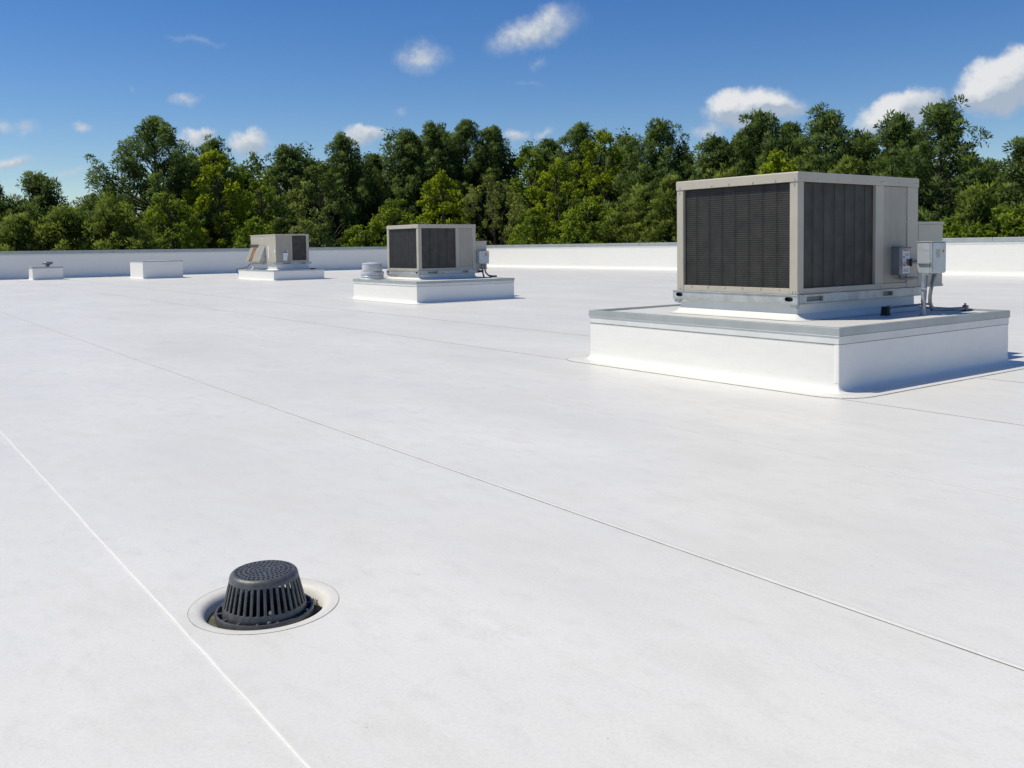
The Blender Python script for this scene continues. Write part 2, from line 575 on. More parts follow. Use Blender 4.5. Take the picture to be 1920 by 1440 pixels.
rs = random.Random(11)
def seam_strip(name, u, w, z, mat, wob=0.0):
    """A long welded lap, slightly wandering, with a rounded crown."""
    bm = bmesh.new()
    rows = []
    v = V_MIN
    while v < V_WALL - .3:
        d = rs.uniform(-wob, wob)
        ww = w * rs.uniform(.85, 1.15)
        rows.append([bm.verts.new((u + d + k * ww, v, zz)) for k, zz in ((0, .0012), (.12, z), (.5, z + .001), (.88, z), (1, .0012))])
        v += .22 if v < 14 else 1.2
    for a, b in zip(rows, rows[1:]):
        for k in range(4):
            bm.faces.new((a[k], a[k + 1], b[k + 1], b[k]))
    return from_bm(name, bm, mat, roof, True)
for u in SEAMS:
    if abs(u - 1.03) < .01:
        seam_strip('seam_bead', u, .013, .0045, M['weld'], .0022)
    else:
        seam_strip('seam_lap', u + .001, .035, .003, M['roof'], .0012)
        if abs(u - 5.46) > .01 and -2 < u < 11:
            seam_strip('seam_edge', u - .0045 if u < 6 else u - .0065, .005 if u < 6 else .007, .0022, M['sealant'], .0004)

# parapet walls -----------------------------------------------------
def parapet(axis, length0, length1, at, label):
    """axis 'u': runs along u at v=at and faces -v; axis 'v': runs along v at u=at and faces -u."""
    t = thing('parapet_wall', 0, 0, 0, label, 'wall')
    def place(a0, a1, d0, d1, z0, z1, bm, bev=0.0):
        if axis == 'u':
            box_into(bm, a0, a1, at + d0, at + d1, z0, z1, bev)
        else:
            box_into(bm, at + d0, at + d1, a0, a1, z0, z1, bev)
    bm = bmesh.new(); place(length0, length1, 0, .30, GROUND_Z, 1.44, bm); from_bm('wall_face', bm, M['curb'], t)
    # cove at the foot
    bm = bmesh.new()
    prof = [(-.16, .0045), (-.10, .010), (-.055, .030), (-.022, .075), (-.006, .15), (-.003, .21)]
    rows = []
    for a in (length0, length1):
        rows.append([bm.verts.new((a, at + d, z) if axis == 'u' else (at + d, a, z)) for d, z in prof])
    for k in range(len(prof) - 1):
        bm.faces.new((rows[0][k], rows[1][k], rows[1][k + 1], rows[0][k + 1]))
    from_bm('base_flashing', bm, M['curb'], t, True)
    bm = bmesh.new(); place(length0, length1, -.012, -.001, 1.33, 1.43, bm); from_bm('termination_bar', bm, M['band'], t)
    a = length0
    first = None
    while a < length1 - .1:
        e = min(a + 3.05, length1)
        bm = bmesh.new()
        place(a + .004, e - .004, -.03, .34, 1.415, 1.605, bm, .012)
        from_bm('coping_panel', bm, M['coping'], t)
        a = e
    return t
parapet('u', U_MIN, U_WALL - .001, V_WALL, 'shaded white parapet with grey metal coping along the back left roof edge')
parapet('v', V_MIN, V_WALL + .34, U_WALL, 'sunlit bright white parapet with grey metal coping along the right roof edge')

# ------------------------------------------------------------------ roof drain
dr = thing('roof_drain', DRAIN[0], DRAIN[1], 0, 'dark cast iron dome strainer set in a round sump in the foreground', 'drain')
lathe('sump_membrane', dr, M['sump'], [(.3075, .0015), (.300, .0015), (.280, .0012), (.264, -.002), (.253, -.009), (.243, -.022), (.236, -.040), (.231, -.06)], 96)
lathe('patch_edge', dr, M['patch_line'], [(.3104, .0004), (.3101, .0018), (.3084, .0018), (.3080, .0004)], 96)
lathe('sump_floor', dr, M['dirt'], [(.233, -.047), (.215, -.052), (.19, -.056), (.165, -.06)], 72)
lathe('drain_bowl', dr, M['dark'], [(.168, -.055), (.160, -.10), (.10, -.13), (.001, -.132)], 48)
lathe('clamping_ring', dr, M['iron'], [(.197, -.050), (.203, -.046), (.204, -.018), (.201, -.012), (.194, -.012), (.191, -.016), (.190, -.036), (.172, -.038), (.168, -.030), (.166, -.05)], 96)
for k in range(14):
    a = 2 * math.pi * (k + .3) / 14
    o = box('ring_web', dr, M['iron'], .166, .194, -.006, .006, -.037, -.0135, .002)
    o.rotation_euler = (0, 0, a)
for k in range(3):
    a = 2 * math.pi * (k + .12) / 3
    o = lathe('clamp_bolt', dr, M['iron'], [(.010, -.036), (.010, -.012), (.007, -.009), (.001, -.009)], 6)
    o.location = (.182 * math.cos(a), .182 * math.sin(a), .003)
lathe('strainer_foot', dr, M['iron'], [(.1735, -.036), (.1745, -.012), (.172, .000), (.1695, .011), (.162, .012), (.160, -.036)], 96)
NB = 36
bar_me = None
for k in range(NB):
    if bar_me is None:
        bm = bmesh.new()
        sec = []
        for r, z, w, d in ((.1695, .004, .0078, .007), (.1655, .018, .0062, .007), (.1485, .090, .0055, .006), (.1425, .112, .0062, .006), (.139, .122, .0085, .006)):
            sec.append([bm.verts.new((x, y, z)) for x, y in ((r, -w), (r + .0015, -w * .55), (r + .0015, w * .55), (r, w), (r - d, w * .8), (r - d, -w * .8))])
        for a, b in zip(sec, sec[1:]):
            for i in range(6):
                bm.faces.new((a[i], a[(i + 1) % 6], b[(i + 1) % 6], b[i]))
        bm.faces.new(sec[0][::-1]); bm.faces.new(sec[-1])
        o = from_bm('strainer_bar', bm, M['iron'], dr)
        bar_me = o.data
    else:
        o = link_mesh('strainer_bar', bar_me, None, dr)
    o.rotation_euler = (0, 0, 2 * math.pi * k / NB)
lathe('strainer_collar', dr, M['iron'], [(.138, .1165), (.1435, .1165), (.1415, .128), (.1375, .138), (.131, .1445), (.125, .147), (.1245, .139), (.130, .134)], 96)
bm = bmesh.new()
def cap_z(r):
    return .1505 - .22 * r * r
def cap_ring(r0, r1, n, keep):
    for k in range(n):
        if not keep(k):
            continue
        v = []
        for r, kk in ((r0, k), (r1, k), (r1, k + 1), (r0, k + 1)):
            a = 2 * math.pi * kk / n
            v.append((r * math.cos(a), r * math.sin(a), cap_z(r)))
        top = [bm.verts.new(p) for p in v]
        bot = [bm.verts.new((p[0], p[1], p[2] - .006)) for p in v]
        bm.faces.new(top)
        bm.faces.new(bot[::-1])
        for i in range(4):
            bm.faces.new((top[i], bot[i], bot[(i + 1) % 4], top[(i + 1) % 4]))
rings = [(.0005, .010, 24, 0), (.010, .019, 8, 1), (.019, .030, 36, 0), (.030, .040, 18, 1), (.040, .0485, 48, 0), (.0485, .059, 32, 1), (.059, .068, 60, 0),
         (.068, .0785, 46, 1), (.0785, .088, 72, 0), (.088, .0985, 60, 1), (.0985, .107, 84, 0), (.107, .118, 72, 1), (.118, .1262, 96, 0)]
for r0, r1, n, holes in rings:
    cap_ring(r0, r1, n, (lambda k: k % 2 == 0) if holes else (lambda k: True))
from_bm('strainer_cap', bm, M['iron'], dr)
bm = bmesh.new()
rl = random.Random(5)
for k in range(90):
    a = rl.gauss(R(-28), .5) if k < 66 else rl.uniform(0, 6.28)
    r = rl.uniform(.203, .231)
    c = Vector((r * math.cos(a), r * math.sin(a), -.046 + rl.uniform(0, .014)))
    d = Vector((rl.uniform(-1, 1), rl.uniform(-1, 1), rl.uniform(-.2, .7))).normalized() * rl.uniform(.008, .02)
    s = Vector((rl.uniform(-1, 1), rl.uniform(-1, 1), rl.uniform(-.3, .3))).normalized() * rl.uniform(.003, .007)
    bm.faces.new([bm.verts.new(p) for p in (c, c + d * .5 + s, c + d, c + d * .5 - s)])
tag(from_bm('leaf_litter', bm, M['litter'], dr), kind='stuff')
pb = bmesh.new()
bmesh.ops.create_icosphere(pb, subdivisions=2, radius=.009)
for v in pb.verts:
    v.co = Vector((v.co.x * .9, v.co.y * .8, v.co.z * 1.2)) * (1 + .08 * math.sin(v.co.x * 900) * math.cos(v.co.y * 700))
a_p = math.atan2(-DRAIN[1], -DRAIN[0]) + .13
pebble = from_bm('pebble', pb, M['pebble'], None, True)
x, y = world_xy(DRAIN[0] + .160 * math.cos(a_p), DRAIN[1] + .160 * math.sin(a_p))
pebble.location = (x, y, .021)
tag(pebble, 'tiny tan pebble caught in a slot of the drain strainer', 'pebble')

# ------------------------------------------------------------------ equipment curbs
def curb(u, v, a, b, H, label, name='equipment_curb', coping=.082, band=.082, skirt=.34, deck_drop=.022, lip=.06, cap_joint=None):
    """a along v, b along u, white membrane sides, band and grey coping."""
    t = thing(name, u, v, 0, label, 'roof curb')
    zc, zb = H - coping, H - coping - band
    sweep_rect('side_membrane', t, M['curb'], 0, b, 0, a,
               [(.10, .0062), (.062, .010), (.036, .020), (.017, .042), (.006, .075), (.001, .115), (.003, zb * .55), (0, zb + .02)], .004)
    if H > .55:                                                # folded reinforcement over the near corner
        bm = bmesh.new()
        z_lo, z_hi = .10, zb - .004
        rows = [[bm.verts.new((x + rs.uniform(-.0006, .0006), y + rs.uniform(-.0006, .0006), z_lo + (z_hi - z_lo) * k / 6)) for x, y in ((-.0035, .052), (-.0065, .046), (-.0075, .004), (-.004, -.004), (.004, -.0075), (.026, -.0065), (.032, -.0035))] for k in range(7)]
        for p_, q_ in zip(rows, rows[1:]):
            for k in range(6):
                bm.faces.new((p_[k], p_[k + 1], q_[k + 1], q_[k]))
        from_bm('corner_fold', bm, M['curb'], t, True)
    # skirt welded to the roof, with its sealed edge
    if skirt:
        sweep_rect('skirt_membrane', t, M['roof'], 0, b, 0, a, [(skirt, .0035), (skirt - .004, .0052), (.10, .0052)], .06)
        sweep_rect('skirt_edge', t, M['sealant'], 0, b, 0, a, [(skirt + .006, .0012), (skirt + .005, .0036), (skirt - .001, .0042), (skirt - .002, .0055)], .06)
    if band:
        sweep_rect('termination_band', t, M['band'], 0, b, 0, a, [(.002, zb), (.0075, zb + .003), (.0075, zc + .004)], .006, smooth=False)
        sweep_rect('band_sealant', t, M['sealant'], 0, b, 0, a, [(.0015, zb - .006), (.006, zb - .004), (.006, zb + .001)], .006, smooth=False)
    # coping: four mitred lengths
    o = .014
    for k, (p, q) in enumerate((((0, 0), (0, a)), ((0, a), (b, a)), ((b, a), (b, 0)), ((b, 0), (0, 0)))):
        bm = bmesh.new()
        d = Vector((q[0] - p[0], q[1] - p[1], 0)); L = d.length; d.normalize()
        nrm = Vector((-d.y, d.x, 0))                            # outward for this winding
        prof = [(-lip, H - .03), (-lip, H - .002), (-lip + .003, H), (o - .003, H), (o, H - .003), (o, zc + .002), (o + .004, zc - .002), (o - .004, zc - .002)]
        ends = []
        for s in (0, 1):
            row = []
            for off, z in prof:
                base = Vector((*(p if s == 0 else q), 0))
                miter = (-off if s == 0 else off)
                row.append(bm.verts.new(base + nrm * off + d * (miter + (.0008 if s == 0 else -.0008)) + Vector((0, 0, z))))
            ends.append(row)
        for i in range(len(prof) - 1):
            bm.faces.new((ends[0][i], ends[1][i], ends[1][i + 1], ends[0][i + 1]))
        from_bm('coping_panel', bm, M['coping'], t)
    # joint plates in the coping
    if cap_joint:
        box('coping_joint', t, M['coping'], -o - .002, -.012, cap_joint - .05, cap_joint + .05, zc + .001, H + .0022, .001)
    zd = H - deck_drop
    bm = bmesh.new()
    n = 14
    g = [[bm.verts.new((lip * .8 + (b - 1.6 * lip) * i / n, lip * .8 + (a - 1.6 * lip) * j / n, zd + rs.uniform(-.002, .002) - (.004 if 0 < i < n and 0 < j < n else 0))) for j in range(n + 1)] for i in range(n + 1)]
    for i in range(n):
        for j in range(n):
            bm.faces.new((g[i][j], g[i + 1][j], g[i + 1][j + 1], g[i][j + 1]))
    from_bm('deck_membrane', bm, M['roof'], t, True)
    return t

def oval(cx, cy, w, h, n=20, p=2.6):
    out = []
    for k in range(n):
        a = 2 * math.pi * (k + .5) / n
        c, s = math.cos(a), math.sin(a)
        out.append((cx + w / 2 * math.copysign(abs(c) ** (2 / p), c), cy + h / 2 * math.copysign(abs(s) ** (2 / p), s)))
    return out

screw_me = None
def screw(parent, x, y, z, axis):
    """Screw head on a face whose outward normal is -axis."""
    global screw_me
    if screw_me is None:
        bm = bmesh.new()
        lathe_into(bm, [(.011, 0), (.011, .003), (.008, .007), (.001, .008)], 8)
        o = from_bm('screw', bm, M['screw'], parent, True)
        screw_me = o.data
    else:
        o = link_mesh('screw', screw_me, None, parent)
    o.location = (x, y, z)
    o.rotation_euler = (0, -math.pi / 2, 0) if axis == 'x' else (math.pi / 2, 0, 0)
    return o

def base_rails(t, a, b, z0, z1, slots, holes):
    """Galvanised lifting rails round the foot of a unit; slots on the v=0 side, oval holes on the u=0 side."""
    e = .06
    # side facing -u with the oval holes
    bm = bmesh.new()
    cuts = sorted(holes)
    ys = [-.008] + [c + s * .10 for c in cuts for s in (-1, 1)] + [a + e]
    for i in range(len(ys) - 1):
        if i % 2 == 0:
            if ys[i + 1] - ys[i] > .002:
                box_into(bm, -.012, .02, ys[i], ys[i + 1], z0, z1)
        else:
            c = cuts[i // 2]
            plate_with_hole(bm, (ys[i], ys[i + 1], z0, z1), oval(c, (z0 + z1) / 2, .115, (z1 - z0) * .52), lambda y, z: (-.012, y, z), (.006, 0, 0))
    r1 = from_bm('base_rail', bm, M['galv'], t)
    for c in cuts:
        box('lifting_hole', r1, M['black'], .022, .03, c - .09, c + .09, z0 + .006, z1 - .006, 0)
    box('rail_flange', r1, M['galv'], -.024, .02, -.012, a + e, z1 - .004, z1 + .004, .001)
    box('rail_flange', r1, M['galv'], -.024, .02, -.012, a + e, z0 - .006, z0 - .001, .001)
    # side facing -v with the fork pockets
    bm = bmesh.new()
    xs = [.0215] + [x for s in slots for x in s] + [b + .11]
    for i in range(len(xs) - 1):
        if i % 2 == 0:
            box_into(bm, xs[i], xs[i + 1], -.012, .02, z0, z1)
        else:
            h = (z1 - z0)
            box_into(bm, xs[i], xs[i + 1], -.012, .02, z0, z0 + h * .22)
            box_into(bm, xs[i], xs[i + 1], -.012, .02, z1 - h * .22, z1)
    r2 = from_bm('base_rail', bm, M['galv'], t)
    for s in slots:
        box('fork_pocket', r2, M['conduit'], s[0] - .02, s[1] + .02, .0225, .05, z0 + .005, z1 - .005, 0)
    box('rail_flange', r2, M['galv'], .0215, b + .11, -.024, .02, z1 - .004, z1 + .004, .001)
    box('rail_flange', r2, M['galv'], .0215, b + .11, -.024, .02, z0 - .006, z0 - .001, .001)
    box('base_rail', t, M['galv'], b + .08, b + .11, .022, a + e, z0, z1)
    box('base_rail', t, M['galv'], .022, b + .078, a + e - .03, a + e, z0, z1)
    # drop brackets under the rail ends
    for y in (.0, a - .05):
        bm = bmesh.new()
        pr = [(y, z0 - .006), (y + .10, z0 - .006), (y + .085, z0 - .05), (y + .02, z0 - .06)]
        f = [bm.verts.new((-.004, p, q)) for p, q in pr]
        g = [bm.verts.new((.05, p, q)) for p, q in pr]
        bm.faces.new(f); bm.faces.new(g[::-1])
        for i in range(4):
            bm.faces.new((f[i], g[i], g[(i + 1) % 4], f[(i + 1) % 4]))
        from_bm('rail_bracket', bm, M['galv'], t)

def inner_curb(t, a, b, z1, mat=None):
    sweep_rect('base_curb', t, M['band'], .035, b - .02, .03, a - .03, [(.085, .004), (.05, .022), (.012, .055), (.002, .062), (0, z1)], .006, smooth=False)
    sweep_rect('curb_flashing', t, M['curb'], .035, b - .02, .03, a - .03, [(.15, .0005), (.11, .006), (.055, .026), (.014, .060), (.004, .064)], .01)

def condenser_unit(u, v, zd, a, b, z0, z1, mull, pan_r, nA, nB, slats, label, side, rail_slots, rail_h=.105, detail=True):
    """a: length along v (coil face), b: length along u (coil + access panel face). Heights are above zd."""
    t = thing('rooftop_unit', u, v, zd, label, 'air unit')
    inner_curb(t, a, b, z0 - rail_h - .008)
    base_rails(t, a, b, z0 - rail_h, z0 - .006, rail_slots, (.109, a - .05))
    c, m = M['cabinet'], .11
    zt, zb = z1 - .112, z0 + .066
    # frame
    box('corner_post', t, c, 0, m, 0, m, z0 + .001, zt + .001, .004)
    box('corner_post', t, c, 0, m, a - m, a, z0 + .001, zt + .001, .004)
    box('corner_post', t, c, pan_r, b, 0, m, z0 + .001, zt + .001, .004)
    box('corner_post', t, c, b - m, b, a - m, a, z0 + .001, zt + .001, .004)
    box('mullion', t, c, mull[0], mull[1], .002, .06, zb + .001, zt + .001, .003)
    box('bottom_frame', t, c, .004, .06, m + .001, a - m - .001, z0, zb, .003)
    box('bottom_frame', t, c, m + .001, pan_r - .001, .004, .06, z0, zb, .003)
    box('back_panel', t, c, b - .03, b - .004, m + .001, a - m - .001, z0, zt, .003)
    box('back_panel', t, c, m + .001, b - m - .001, a - .03, a - .004, z0, zt, .003)
    box('access_panel', t, M['panel'], mull[1] + .002, pan_r - .002, .010, .035, zb + .002, zt - .003, .003)
    # lid: skirt band with a slightly crowned top
    bm = bmesh.new()
    ring = [(0.006, zt), (.010, zt + .004), (.010, z1 - .012), (.002, z1), (-.5, z1 + .001)]
    rr = [[bm.verts.new((x, y, z)) for x, y in rect_ring(0, b, 0, a, off, .006, 3)] for off, z in ring]
    for p, q in zip(rr, rr[1:]):
        n = len(p)
        for k in range(n):
            bm.faces.new((p[k], p[(k + 1) % n], q[(k + 1) % n], q[k]))
    bm.faces.new(rr[-1])
    from_bm('top_cover', bm, c, t)
    # coils behind guards
    cA = box('coil', t, M['coil'], .040, .056, m + .001, a - m - .001, zb + .001, zt, 0)
    box('coil', t, M['coil_lifted'], m + .001, mull[0] - .001, .040, .056, zb + .001, zt, 0)
    # horizontal fins on the coil face, too fine to pick apart
    bm = bmesh.new()
    rn = random.Random(int(u * 100))
    for k in range(slats):
        z = zb + (zt - zb) * (k + .5) / slats
        w = (zt - zb) / slats * .16
        ys = np.linspace(m + .012, a - m - .012, 9)
        for y0, y1 in zip(ys, ys[1:]):
            d = 0.0
            p = [bm.verts.new(q) for q in ((.0345 + d, y0, z - w), (.0345 + d, y1, z - w), (.0370 + d, y1, z + w), (.0370 + d, y0, z + w))]
            bm.faces.new(p)
    tag(from_bm('coil_fins', bm, M['slat'], cA), kind='stuff')
    for k in range(nA):
        y = m + (a - 2 * m) * (k + 1) / (nA + 1)
        box('guard_rod', t, M['rod'], .022, .027, y - .003, y + .003, zb + .002, zt - .001, .002)
    for k in range(nB):
        x = m + (mull[0] - m) * (k + 1) / (nB + 1)
        box('guard_rod', t, M['rod'], x - .004, x + .004, .020, .027, zb + .002, zt - .001, .002)
    if detail:
        for y in (.04, .30, .62, .98, 1.25, a - .06):
            screw(t, -.011, y, zt + .028, 'x')
        for y in (.03, .07, a - .05):
            screw(t, -.001, y, z0 + .03, 'x')
        screw(t, -.001, a - .05, zt - .04, 'x'); screw(t, -.001, .05, zt - .03, 'x')
        for k in range(6):
            screw(t, -.0005, .25 + k * (a - .5) / 5, zb - .012, 'x').location.x = .003
        for x in (.04, .36, .72, 1.05, 1.30, 1.62, 1.66, 2.0, b - .10, b - .05):
            if x < b:
                screw(t, x, -.011, zt + .024 + (.015 if x > 1.6 else 0), 'y')
        for x in (.05, mull[0] + .05, mull[0] + .13):
            screw(t, x, .001, z0 + .03, 'y')
        for z in np.linspace(zb + .1, zt - .1, 4):
            screw(t, pan_r - .03, .009, float(z), 'y')
    # side box
    s1, zs = side
    sb = box('side_box', t, c, b + .002, b + s1, .012, a * .72, z0, zs - .035, .004)
    box('side_box_cap', sb, c, b + .002, b + s1 + .012, .0, a * .72 + .012, zs - .034, zs, .004)
    box('side_box_lip', sb, c, b + .004, b + s1 + .008, .004, .012, z0 - .012, z0 + .018, .002)
    box('side_box_seam', sb, M['rod'], b + .030, b + .034, .0105, .0125, z0 + .03, zs - .04, 0)
    return t

CB = (7.945, 5.408)
big_curb = curb(CB[0], CB[1], 3.733, 3.419, .649, 'large white equipment curb with grey coping under the large air unit at right', cap_joint=3.08)
ZD = .627
big = condenser_unit(CB[0] + .713, CB[1] + 1.02, ZD, 1.838, 2.452, .914 - ZD, 2.291 - ZD, (1.519, 1.69), 2.211, 7, 6, 48,
                     'large beige air unit with two dark coil faces on the curb at right', (.62, 1.748 - ZD), ((.15, .46), (1.66, 1.88)))
# disconnect switch on the access panel
ds = box('disconnect_switch', big, M['conduit'], 1.878, 2.135, -.095, .009, 1.082 - ZD, 1.418 - ZD, .006)
box('switch_hood', ds, M['conduit'], 1.868, 2.145, -.105, .009, 1.4185 - ZD, 1.428 - ZD, .002)
box('warning_label', ds, M['label'], 1.945, 2.112, -.0985, -.0955, 1.10 - ZD, 1.405 - ZD, 0)
for x0, x1, z0, z1, mt in ((1.955, 2.005, 1.378, 1.398, 'red'), (2.02, 2.055, 1.374, 1.398, 'red'), (2.07, 2.10, 1.378, 1.398, 'orange'), (1.962, 1.985, 1.292, 1.312, 'ink'),
                           (1.96, 2.0, 1.222, 1.236, 'red'), (1.955, 2.015, 1.19, 1.212, 'red'), (2.0, 2.09, 1.322, 1.328, 'ink'), (2.0, 2.09, 1.338, 1.343, 'ink'),
                           (1.96, 2.08, 1.15, 1.155, 'ink'), (1.96, 2.07, 1.135, 1.14, 'ink'), (1.96, 2.08, 1.12, 1.125, 'ink')):
    box('label_print', ds, M[mt], x0, x1, -.1005, -.0988, z0 - ZD, z1 - ZD, 0)
tube('switch_boss', ds, M['conduit'], [(2.065, -.0955, 1.235 - ZD), (2.065, -.125, 1.235 - ZD)], .042, 16)
box('switch_handle', ds, M['black'], 2.046, 2.084, -.150, -.126, 1.185 - ZD, 1.285 - ZD, .008)
tube('conduit_fitting', ds, M['conduit'], [(1.99, -.045, 1.081 - ZD), (1.99, -.045, 1.050 - ZD)], .026, 12)
tube('flexible_conduit', ds, M['conduit'], [(1.99, -.045, 1.052 - ZD), (1.995, -.045, 1.04 - ZD), (2.03, -.045, 1.03 - ZD), (2.2, -.045, 1.03 - ZD), (2.40, -.03, 1.03 - ZD)], .014, 10)

# electrical enclosure on its post, with the bent conduit
eb = thing('electrical_box', CB[0] + 2.35, CB[1] + .47, ZD, 'light grey electrical enclosure on a thin post beside the large air unit', 'electrical box')
o = box('enclosure', eb, M['boxgrey'], .085, .385, -.05, .135, 1.113 - ZD, 1.484 - ZD, .006)
box('enclosure_lid', o, M['boxgrey'], .078, .395, -.058, .14, 1.4845 - ZD, 1.492 - ZD, .002)
box('door', o, M['boxgrey'], .095, .38, -.062, -.0505, 1.125 - ZD, 1.478 - ZD, .005)
box('latch', o, M['screw'], .083, .0845, .00, .05, 1.385 - ZD, 1.389 - ZD, 0)
box('hinge_line', o, M['ink'], .083, .0845, -.028, -.025, 1.12 - ZD, 1.48 - ZD, 0)
box('hasp', o, M['conduit'], .066, .0845, -.04, .12, 1.222 - ZD, 1.236 - ZD, .003)
box('hasp_plate', o, M['screw'], .071, .0845, -.035, .00, 1.23 - ZD, 1.26 - ZD, .003)
lathe_o = lathe('warning_sticker', o, M['red'], [(.018, 0), (.018, .001), (.001, .001)], 14)
lathe_o.location = (.315, -.0622, 1.375 - ZD); lathe_o.rotation_euler = (math.pi / 2, 0, 0)
box('maker_plate', o, M['panel'], .16, .24, -.0635, -.0622, 1.30 - ZD, 1.40 - ZD, 0)
lathe('post', eb, M['post'], [(.034, 0), (.032, .03), (.026, .05), (.025, .15), (.029, .155), (.029, .175), (.025, .18), (.024, 1.112 - ZD)], 14)
box('post_bracket', eb, M['post'], .0, .16, -.02, .03, 1.095 - ZD, 1.1125 - ZD, .003)
tube('post_coupling', eb, M['screw'], [(0, 0, .30), (0, 0, .315)], .034, 12)
tube('drop_conduit', eb, M['conduit'], [(.115, .03, 1.112 - ZD), (.10, .03, .96 - ZD), (.085, .03, .80 - ZD), (.08, .03, .66 - ZD)], .016, 10)
pts = [(.205, -.02, 1.112 - ZD), (.165, -.02, 1.02 - ZD), (.125, -.02, .92 - ZD), (.105, -.02, .84 - ZD), (.11, -.02, .775 - ZD), (.14, -.02, .72 - ZD), (.20, -.02, .688 - ZD), (.30, -.02, .675 - ZD), (.55, -.02, .667 - ZD), (.80, -.02, .662 - ZD), (.945, -.02, .66 - ZD)]
tube('bent_conduit', eb, M['conduit'], pts, .021, 12)
tube('conduit_fitting', eb, M['conduit'], [(.207, -.02, 1.112 - ZD), (.19, -.02, 1.075 - ZD)], .028, 12)
box('pipe_clamp', eb, M['conduit'], .90, .95, -.05, .01, .628 - ZD, .70 - ZD, .006)
box('clamp_bolt', eb, M['conduit'], .905, .93, -.03, -.01, .7005 - ZD, .724 - ZD, .004)
box('clamp_foot', eb, M['coil'], .87, 1.02, -.08, .03, .6225 - ZD, .6278 - ZD, .002)
tube('link_conduit', eb, M['conduit'], [(.499, .50, 1.235 - ZD), (.80, .50, 1.235 - ZD), (.835, .485, 1.235 - ZD), (.83, .46, 1.235 - ZD), (.36, .134, 1.235 - ZD)], .018, 10)

# gas pipe on its support block
gp = thing('gas_pipe', CB[0] + 2.03, CB[1] + .76, ZD - .004, 'thin grey pipe on a dark support block in the shade of the large air unit', 'pipe')
tube('pipe', gp, M['conduit'], [(-.01, 0, .088), (.45, 0, .091), (.90, 0, .094), (1.0, 0, .086), (1.02, 0, .06), (1.02, 0, .0)], .014, 10)
bm = bmesh.new()
box_into(bm, -.035, .045, -.05, .05, .0, .012, .002)
pr = [(-.032, .0125), (.040, .0125), (.028, .105), (-.02, .105)]
f = [bm.verts.new((p, -.04, q)) for p, q in pr]; g = [bm.verts.new((p, .04, q)) for p, q in pr]
bm.faces.new(f); bm.faces.new(g[::-1])
for i in range(4):
    bm.faces.new((f[i], g[i], g[(i + 1) % 4], f[(i + 1) % 4]))
from_bm('support_block', bm, M['black'], gp)
tube('pipe_union', gp, M['conduit'], [(.045, 0, .089), (.085, 0, .089)], .026, 8)

# ------------------------------------------------------------------ middle unit
CM = (12.4354, 21.3353)
curb(CM[0], CM[1], 3.756, 3.221, .593, 'white equipment curb with grey coping under the middle air unit', coping=.068, band=.07)
ZM = .571
mid = condenser_unit(CM[0] + 1.025, CM[1] + 1.63, ZM, 1.868, 1.99, .827 - ZM, 2.17 - ZM, (1.285, 1.385), 1.866, 9, 3, 40,
                     'middle-distance beige air unit with dark coil faces beside the round exhaust vent', (.40, 1.675 - ZM), ((.30, .62), (1.49, 1.69)))
ms = box('switch_box', mid, M['boxgrey'], 2.03, 2.385, -.12, .008, .99 - ZM, 1.375 - ZM, .008)
box('switch_lever', ms, M['conduit'], 2.3855, 2.41, -.09, -.05, 1.17 - ZM, 1.30 - ZM, .004)
box('warning_sticker', ms, M['orange'], 2.24, 2.315, -.1225, -.1205, 1.22 - ZM, 1.32 - ZM, 0)
tube('conduit', mid, M['conduit'], [(2.17, -.06, .99 - ZM), (2.17, -.06, .86 - ZM), (2.19, -.06, .72 - ZM), (2.23, -.06, .01)], .026, 8)
tube('conduit', mid, M['conduit'], [(2.26, -.06, .99 - ZM), (2.26, -.06, .84 - ZM), (2.29, -.07, .72 - ZM), (2.38, -.08, .63 - ZM), (2.52, -.08, .035)], .026, 8)
box('conduit_clamp', mid, M['black'], 2.05, 2.20, -.10, -.03, .73 - ZM, .80 - ZM, .01)
box('conduit_foot', mid, M['coil'], 2.44, 2.66, -.14, -.02, .004, .055, .008)

ev = thing('exhaust_vent', CM[0] + .43, CM[1] + 3.36, ZM - .004, 'round grey spun-metal exhaust vent on the curb left of the middle air unit', 'vent')
lathe('vent_base', ev, M['curb'], [(.36, 0), (.36, .02), (.33, .05)], 36)
lathe('vent_skirt', ev, M['ventgrey'], [(.315, .045), (.345, .06), (.35, .10), (.325, .13), (.35, .15), (.352, .20), (.335, .235), (.30, .24)], 40)
lathe('vent_hood', ev, M['ventgrey'], [(.29, .236), (.302, .25), (.305, .30), (.292, .44), (.288, .455), (.30, .462), (.296, .475), (.27, .49), (.12, .505), (.10, .515), (.001, .518)], 40)

# ------------------------------------------------------------------ far unit with the intake hood
CF = (16.863, 42.501)
curb(CF[0], CF[1], 4.832, 2.607, .498, 'white equipment curb with thin coping under the far hooded air unit', coping=.05, band=0, skirt=.3, lip=.08)
ZF = .476
a, b, z0, z1 = 3.36, 1.735, .87 - ZF, 2.25 - ZF
far = thing('rooftop_unit', CF[0] + .45, CF[1] + .8, ZF, 'far beige air unit with a sloping intake hood and brown filter', 'air unit')
inner_curb(far, a, b, z0 - .115)
base_rails(far, a, b, z0 - .105, z0 - .006, ((.35, .75), (1.3, 1.55)), (.15, 1.6))
c = M['cabinet']
box('wall_panel', far, c, 0, .03, 1.34, a, z0 + .86, z1 - .07, .004)
box('wall_panel', far, c, 0, .03, .002, 1.334, z0, z1 - .07, .004)
box('wall_panel', far, M['panel'], 0, .03, 1.34, a, z0, z0 + .855, .004)
box('wall_panel', far, M['panel'], .031, .80, .004, .03, z0, z1 - .07, .004)
box('wall_panel', far, c, b - .03, b, .031, a, z0, z1 - .07, .004)
box('wall_panel', far, c, .031, b - .031, a - .03, a, z0, z1 - .07, .004)
